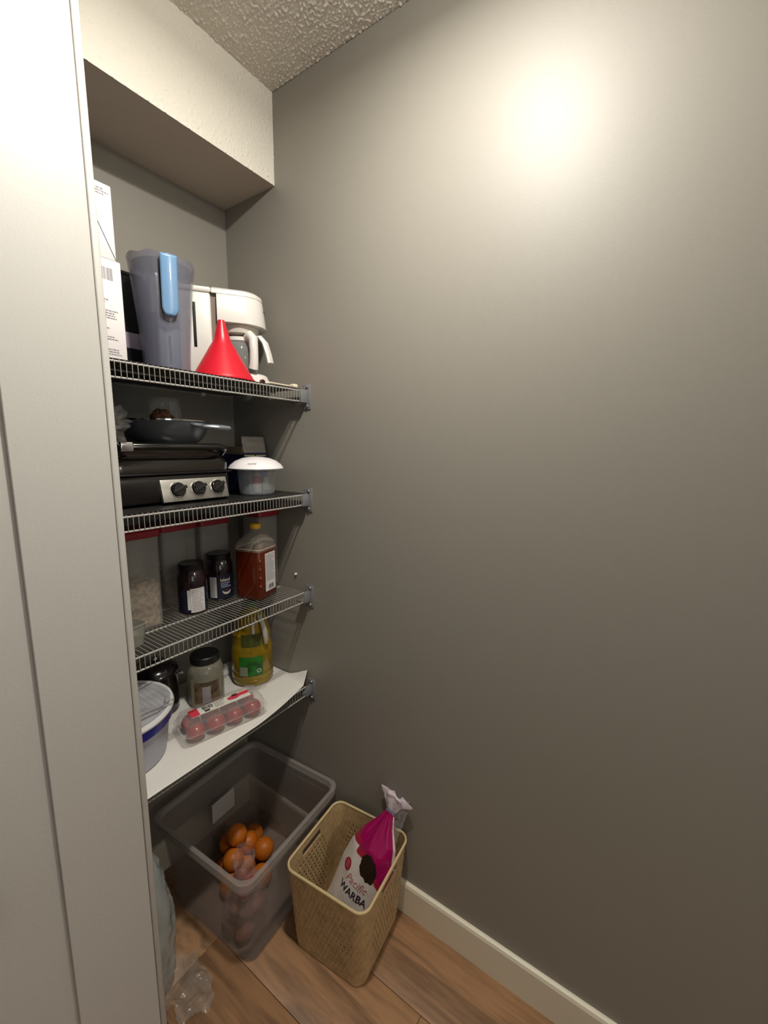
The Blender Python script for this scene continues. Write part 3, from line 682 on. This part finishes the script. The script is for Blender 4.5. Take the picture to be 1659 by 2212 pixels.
# ================================================================== FLOOR: storage bin
bn = thing('storage_bin', 'large cloudy clear plastic bin under the lowest shelf', 'bin', (-.216, -.288, 0), math.radians(3.5))
BW, BD, BH = .384, .395, .310
def br_(z, i=0, r=.035):
    k = z/BH; sh = (1-k)*.048
    return rring(0, 0, BW-sh-2*i, BD-sh-2*i, r, z, 6)
b = B(); b.loft([br_(.001, .006), br_(.006, 0), br_(.10), br_(.20), br_(.292), br_(.292, .003), br_(.20, .003), br_(.10, .003), br_(.007, .003), br_(.005, .010)])
obj('bin_body', b, m_cloudy, bn)
b = B(); b.loft([br_(.285, -.001), br_(.285, -.011), br_(.302, -.012), br_(.309, -.011), br_(.311, -.006), br_(.309, .001), br_(.293, .002)], False, False); obj('bin_rim', b, m_rim, bn)
b = B(); b.box(-.03, .06, .150, .1515, .165, .235); obj('paper_label', b, P('translucent_white_sheet', (200, 196, 192), .7, alpha=.7), bn, False)
b = B(); b.loft([br_(.262, -.0015), br_(.262, -.003), br_(.266, -.003), br_(.266, -.0015)], False, False); obj('shoulder_ridge', b, m_rim, bn)
m_or = P('orange_peel', (206, 112, 24), .42, bump=(220, .3, .002))
rnd = random.Random(4); n = 0
lay = [(-.265, -.235, 0), (-.199, -.225, 0), (-.133, -.215, 0), (-.240, -.172, 0), (-.174, -.162, 0), (-.108, -.152, 0), (-.190, -.291, 0), (-.235, -.211, .0525), (-.169, -.201, .0525), (-.207, -.152, .0525), (-.152, -.262, .050), (-.2035, -.190, .104)]
lay = [(x-.018, y-.030, z) for x, y, z in lay]
places = ['bottom layer, front left', 'bottom layer, middle', 'bottom layer, right', 'bottom layer, back left', 'bottom layer, back middle', 'bottom layer, back right', 'bottom layer, nearest the bagged produce', 'second layer, left', 'second layer, right', 'second layer, back', 'second layer, front', 'topmost of the pile']
for (x, y, dz), pl_ in zip(lay, places):
    fruit('orange', (x, y, .008+dz), .033, m_or, 'orange in the clear bin, ' + pl_, 'orange', 'oranges in the clear bin', n, False, .95); n += 1
# bag of potatoes/onions
pbg = thing('produce_bag', 'clear plastic bag of pinkish potatoes in the bin, front corner', 'bag', (-.315, -.385, .0075))
def pb_(u, v):
    a = 2*PI*u; pr = [.01, .052, .062, .064, .060, .052, .040, .022, .034, .030]
    k = v*(len(pr)-1); i = min(int(k), len(pr)-2); r = pr[i]+(pr[i+1]-pr[i])*(k-i)
    d = .010*noise.noise(Vector((math.cos(a)*2.2, math.sin(a)*2.2, v*6)))+.004*noise.noise(Vector((math.cos(a)*7, math.sin(a)*7, v*16)))
    r += d if v > .05 else 0
    return (r*math.cos(a)*.95, r*math.sin(a)*.95, .262*v)
obj('clear_film', B().grid(pb_, 56, 40), P('pink_tinted_film', (214, 186, 180), .14, alpha=.3, spec=.9, bump=(30, .5, .01)), pbg, ang=.4)
m_pot = P('pink_potato_skin', (172, 108, 92), .6, var=(22, (140, 92, 70), .4, .65)); m_pot2 = P('yellow_potato_skin', (188, 156, 110), .6, var=(22, (150, 118, 84), .4, .65))
for i, (x, y, z, m_, lbk) in enumerate([(-.335, -.402, .012, m_pot, 'at the bottom front'), (-.292, -.368, .012, m_pot2, 'at the bottom back'), (-.328, -.372, .060, m_pot, 'in the middle, left'), (-.300, -.405, .066, m_pot, 'in the middle, right'), (-.316, -.386, .116, m_pot2, 'fourth layer up'), (-.322, -.388, .166, m_pot, 'topmost, under the knot')]):
    o = thing('potato', 'potato inside the clear bag in the bin, ' + lbk, 'potato', (x, y, z), i, 'potatoes in the bagged produce')
    obj('skin', B().blob((0, 0, .022), (.030, .024, .022), 14, .12, 2, i), m_, o)
rd = obj('red_wrapper', B().blob((-.355, -.435, .205), (.030, .012, .018), 14, .5, 4, 6), P('red_film', (160, 20, 44), .25), ang=.4)
tag(rd, 'small red wrapper against the front corner of the bin', 'wrapper')
rd.location = (0.02, .012, -.012)

# ================================================================== woven basket
bk = thing('basket', 'beige woven-look plastic basket on the floor by the baseboard', 'basket', (-.147, -.6395, 0), math.radians(5))
KH = .283
def kr(u, z):
    """point on the basket wall: u around 0..1, z height"""
    k = z/KH; W = .224+.032*k; D = .232+.030*k; r = .030; ox, oy = .008*(1-k), .010*(1-k)
    P_ = 2*(W-2*r)+2*(D-2*r)+2*PI*r; s = u*P_
    seg = [D-2*r, PI*r/2, W-2*r, PI*r/2, D-2*r, PI*r/2, W-2*r, PI*r/2]
    cx, cy = W/2, -D/2+r; dirs = 0; x, y = cx, cy; a = PI/2   # start right-front going +y
    i = 0
    while i < 7 and s > seg[i]:
        if i % 2 == 0: x += math.cos(a)*seg[i]; y += math.sin(a)*seg[i]
        else:
            x += r*(math.cos(a)+math.cos(a+PI/2)); y += r*(math.sin(a)+math.sin(a+PI/2)); a += PI/2
        s -= seg[i]; i += 1
    if i % 2 == 0: x += math.cos(a)*s; y += math.sin(a)*s
    else:
        t_ = s/r; nx, ny = math.cos(a+PI/2), math.sin(a+PI/2)
        px, py = x+nx*r, y+ny*r; x = px+r*math.cos(a-PI/2+t_); y = py+r*math.sin(a-PI/2+t_)
    return (x+ox, y+oy, z)
NU, NV = 288, 66
nrm = []
def side_of(i): return (i*4//NU, (i*4 % NU)/NU)     # 0 right,1 back,2 left,3 front
def hole(i, j):
    s, q = side_of(i)
    v = j/NV
    if v > .845 and v < .895 and s in (1, 3) and .27 < q < .62: return True
    if v < .06 or v > .80: return False
    if q < .10 or q > .80: return False
    jj = j % 4; ii = (i+(j//4)*2) % 4
    if abs(q-.45)/.38+abs((v-.43)/.40)*.55 > 1.05: return False
    return jj in (1, 2) and ii == 0
b = B()
def kw(u, v):
    p = Vector(kr(u % 1.0, KH*.985*v+.002)); c = Vector((0, 0, p.z)); n_ = (p-c); n_.z = 0; n_.normalize()
    iu = u*NU; jv = v*NV
    wv = .0016*math.sin(iu*PI/2+math.floor(jv/4)*PI)*abs(math.sin(jv*PI/4)) if .04 < v < .93 else 0
    return tuple(p+n_*wv)
b.grid(kw, NU, NV, keep=lambda i, j: not hole(i, j))
m_bk = P('beige_woven_plastic', (200, 170, 126), .5, bump=(160, .3, .002), var=(40, (176, 150, 104), .4, .7))
o = obj('woven_wall', b, m_bk, bk, ang=1.2); sm = o.modifiers.new('solid', 'SOLIDIFY'); sm.thickness = .0022; sm.offset = -1
m_bkr = P('beige_rim_plastic', (214, 192, 144), .4)
rim = B(); n_r = 120; rings = []
for i in range(n_r):
    p = Vector(kr(i/n_r, KH-.004)); q = Vector(kr(((i+1) % n_r)/n_r, KH-.004)); tdir = (q-p).normalized(); nn = Vector((tdir.y, -tdir.x, 0))
    rings.append([tuple(p+nn*.0036*math.cos(a)+Vector((0, 0, .0042*math.sin(a)))) for a in [2*PI*k/10 for k in range(10)]])
rings.append(rings[0]); rim.loft(rings, False, False); obj('rim', rim, m_bkr, bk)
b = B(); b.add([kr(i/96, .0035) for i in range(96)], [list(range(96))]); b.add([kr(i/96, .0010) for i in range(96)], [list(range(96))[::-1]]); obj('basket_bottom', b, m_bk, bk, False)

# potato sack leaning in the basket
ps = thing('potato_sack', 'magenta and white potato sack with dark mesh window, leaning in the basket', 'bag', (0, 0, 0))
P0 = Vector((-.190, -.640, .030)); P1 = Vector((-.030, -.706, .352))
U = (P1-P0); UL = U.length; Un = U.normalized()
T = Vector((.10, -.995, 0)).normalized(); T = (T-Un*T.dot(Un)).normalized(); Nn = T.cross(Un).normalized()
if Nn.x > 0: Nn = -Nn
def sackw(v):   # half width
    pts = [(0, .065), (.1, .084), (.5, .085), (.64, .078), (.78, .058), (.90, .030), (1, .013)]
    for (a, wa), (b_, wb_) in zip(pts, pts[1:]):
        if v <= b_: return wa+(wb_-wa)*(v-a)/(b_-a)
    return .013
def sack(a, v, side=1):
    """a -1..1 across, v 0..1 up; side 1 front, -1 back"""
    hw = sackw(v); th = .034*(1-abs(a)**2.4)*(1 if v < .7 else max(.35, 1-(v-.7)*2.2)); 
    th *= min(1, v*8+.3)
    fold = .0045*noise.noise(Vector((a*3.2, v*4, 2)))+.0028*math.sin(a*9+v*4)*(v**2)
    return P0+Un*(UL*v)+T*(a*hw)+Nn*side*(th+(fold if abs(a) < .97 else 0))
m_mag = P('magenta_bag_film', (164, 10, 88), .22, coat=.3, bump=(18, .45, .01)); m_wht = P('white_bag_film', (214, 206, 198), .3, bump=(16, .4, .01))
m_mesh = P('dark_mesh_window', (40, 28, 22), .25, coat=.4); m_redd = P('red_bag_print', (170, 30, 60), .3)
def sreg(a, v):
    if abs((a-.12)/.34)**2.6+abs((v-.585+.05*(a-.12))/.085)**2.6 < 1+.35*noise.noise(Vector((a*6, v*22, 1))): return 2
    bd = .66-.13*math.exp(-((a-.75)/.5)**2)+.05*(a < -.55)
    if v > bd: return 0
    if v > bd-.045: return 3
    return 1
nu, nv = 110, 170
bf = B()
for side in (1, -1):
    for j in range(nv):
        for i in range(nu):
            a0, a1 = -1+2*i/nu, -1+2*(i+1)/nu; v0, v1 = j/nv, (j+1)/nv
            bf.mi(sreg((a0+a1)/2, (v0+v1)/2) if side == 1 else (0 if v0 > .6 else 1))
            q = [sack(a0, v0, side), sack(a1, v0, side), sack(a1, v1, side), sack(a0, v1, side)]
            bf.add([tuple(p) for p in (q if side == -1 else q[::-1])], [[0, 1, 2, 3]])
so = obj('sack_body', bf, [m_mag, m_wht, m_mesh, m_redd], ps, ang=1.0)
import bmesh
bm_ = bmesh.new(); bm_.from_mesh(so.data); bmesh.ops.remove_doubles(bm_, verts=bm_.verts, dist=.00005); bm_.to_mesh(so.data); bm_.free(); so.data.set_sharp_from_angle(angle=1.0)
# gathered white top, flaring and folding over
def neck(u, v):
    a = 2*PI*u; r = .0125+.028*v**1.2; rr = r*(1+.30*math.sin(a*7)*v+.2*noise.noise(Vector((math.cos(a)*2, math.sin(a)*2, v*3))))
    base = P1+Un*(.052*v)
    return tuple(base+T*(rr*math.cos(a)*1.1)+Nn*(rr*math.sin(a)*.55)+Vector((-.006*v, 0, 0)))
obj('gathered_top', B().grid(neck, 56, 12), P('white_gathered_film', (222, 208, 214), .35, bump=(40, .5, .006)), ps, ang=.6)
b = B(); b.loft([[tuple(P1+Un*d+T*(.0155*math.cos(a))+Nn*(.0095*math.sin(a))) for a in [2*PI*k/20 for k in range(20)]] for d in (-.004, .006)]); obj('tie_band', b, P('grey_tie', (120, 124, 140), .4), ps)
b = B(); b.grid(lambda u, v: tuple(sack(.88+.11*u, .66+.32*v, 1)+Nn*.0022), 3, 24); obj('white_edge', b, m_wht, ps)
def wisp2(u, v):
    p = P1+Un*(.03-.09*v)+T*(.016+.034*u)+Vector((-.004, 0, 0))
    return tuple(p+Vector((-.010*abs(noise.noise(Vector((u*5, v*5, 1)))), 0, .012*noise.noise(Vector((u*4, v*4, 7))))))
obj('clear_tail', B().grid(wisp2, 22, 22), m_film, ps, ang=.2)
# lettering mapped on the sack front
def onsack(cx, cy, off=.0016):
    def fn(x, y):
        v = cy+y/UL; hw = sackw(v); a = cx+x/hw
        return sack(a, v, 1)+Nn*off
    return fn
m_warba = P('near_black_print', (38, 30, 52), .4); m_pac = P('rose_script_print', (196, 128, 138), .4)
text_mesh('WARBA', .0265, onsack(-.06, .36), 'printed_name', m_warba, ps, bold=.0004)
text_mesh('Pacific', .0285, onsack(-.08, .44), 'script_name', m_pac, ps, shear=.35)
b = B().grid(lambda u, v: tuple(onsack(-.62, .50, .0018)(.0125*v*math.cos(2*PI*u), .0165*v*math.sin(2*PI*u))), 24, 3); obj('red_badge', b, m_redd, ps)
b = print_rows(lambda x, y: onsack(-.62, .50, .0022)(x, y), -.006, .008, .007, 3, .007, .0028, 3); obj('badge_print', b, P('pale_pink_print', (206, 140, 150), .5), ps, False)
b = B().grid(lambda u, v: tuple(onsack(-.12, .165, .0018)(-.022+.045*u, -.006+.013*v)), 14, 4); obj('red_stripe', b, m_redd, ps)

# ================================================================== plastic bag at the wall edge
lbg = thing('plastic_bag', 'tall cloudy plastic bag standing by the white wall edge', 'bag', (-.560, -.305, 0), .3)
def lb_(u, v):
    a = 2*PI*u; pr = [.045, .064, .068, .070, .072, .068, .058, .048, .034, .012]
    k = v*(len(pr)-1); i = min(int(k), len(pr)-2); r = pr[i]+(pr[i+1]-pr[i])*(k-i)
    r += .009*noise.noise(Vector((math.cos(a)*2, math.sin(a)*2, v*4)))+.007*abs(noise.noise(Vector((math.cos(a)*5, math.sin(a)*5, v*9))))
    return (r*math.cos(a)*1.05, r*math.sin(a)*.85, .001+.455*v)
obj('cloudy_film', B().grid(lb_, 60, 60), P('cloudy_bag_film', (190, 196, 192), .16, alpha=.55, spec=.9, bump=(22, .6, .012)), lbg, ang=.5)
obj('teal_contents', bx(-.040, .040, -.032, .032, .30, .385, b=.015), P('grey_teal_pack', (92, 112, 120), .5), lbg)
obj('pale_contents', B().blob((0, 0, .15), (.050, .042, .125), 16, .15, 2, 3), P('beige_pack', (168, 156, 132), .6, var=(12, (140, 120, 88), .4, .6)), lbg)
def fs(u, v):
    x = -.565+.13*u; y = -.475+.22*v
    e = min(u, 1-u, v, 1-v); h = .028*max(0, noise.noise(Vector((x*22, y*22, 1)))+.35)*min(1, e*6)+.008*abs(noise.noise(Vector((x*60, y*60, 3))))
    return (x+.01*noise.noise(Vector((v*5, 0, 2))), y, .0015+h)
tag(obj('plastic_wrap', B().grid(fs, 44, 60, keep=lambda i, j: math.hypot(i/22-1, j/30-1)+.35*noise.noise(Vector((i*.12, j*.1, 3))) < .86), m_film, ang=.25), 'crumpled clear wrap lying on the floor by the wall edge', 'wrap')

# maroon cloth bag at the far left, low
mt = thing('cloth_bag', 'dark maroon cloth pouch hanging at the lower left edge of the photo', 'bag', (-.888, -.478, .58))
m_maroon = P('maroon_cloth', (52, 22, 34), .85, bump=(80, .4, .003))
obj('bag_body', B().blob((0, 0, .075), (.050, .045, .078), 20, .10, 2, 4), m_maroon, mt)
b = B(); b.tube([(-.014, 0, .140), (-.012, .01, .25), (-.003, .040, .405), (.003, .040, .405), (.012, .01, .25), (.014, 0, .140)], .0030, 8); obj('strap', b, m_maroon, mt)
b = B(); b.tube([(-.888, -.411, .985), (-.888, -.432, .982), (-.888, -.440, .990), (-.888, -.440, 1.000)], .0035, 8); tag(obj('wall_hook', b, m_chrome), 'small metal hook holding the maroon pouch', 'hook')

# canopy plates: the closet lamp, and an added one for the room fill
for (x, y, z), lab_ in ((LA, 'ceiling lamp canopy close to the taupe wall'), (LB, 'added canopy above the fill light in the room behind')):
    t = thing('ceiling_light', lab_, 'ceiling light', (x, y, H))
    obj('canopy', B().lathe([(.055, -.001), (.055, -.010), (.030, -.018), (.022, -.045), (.018, -.045)], 32), m_white_pl, t)
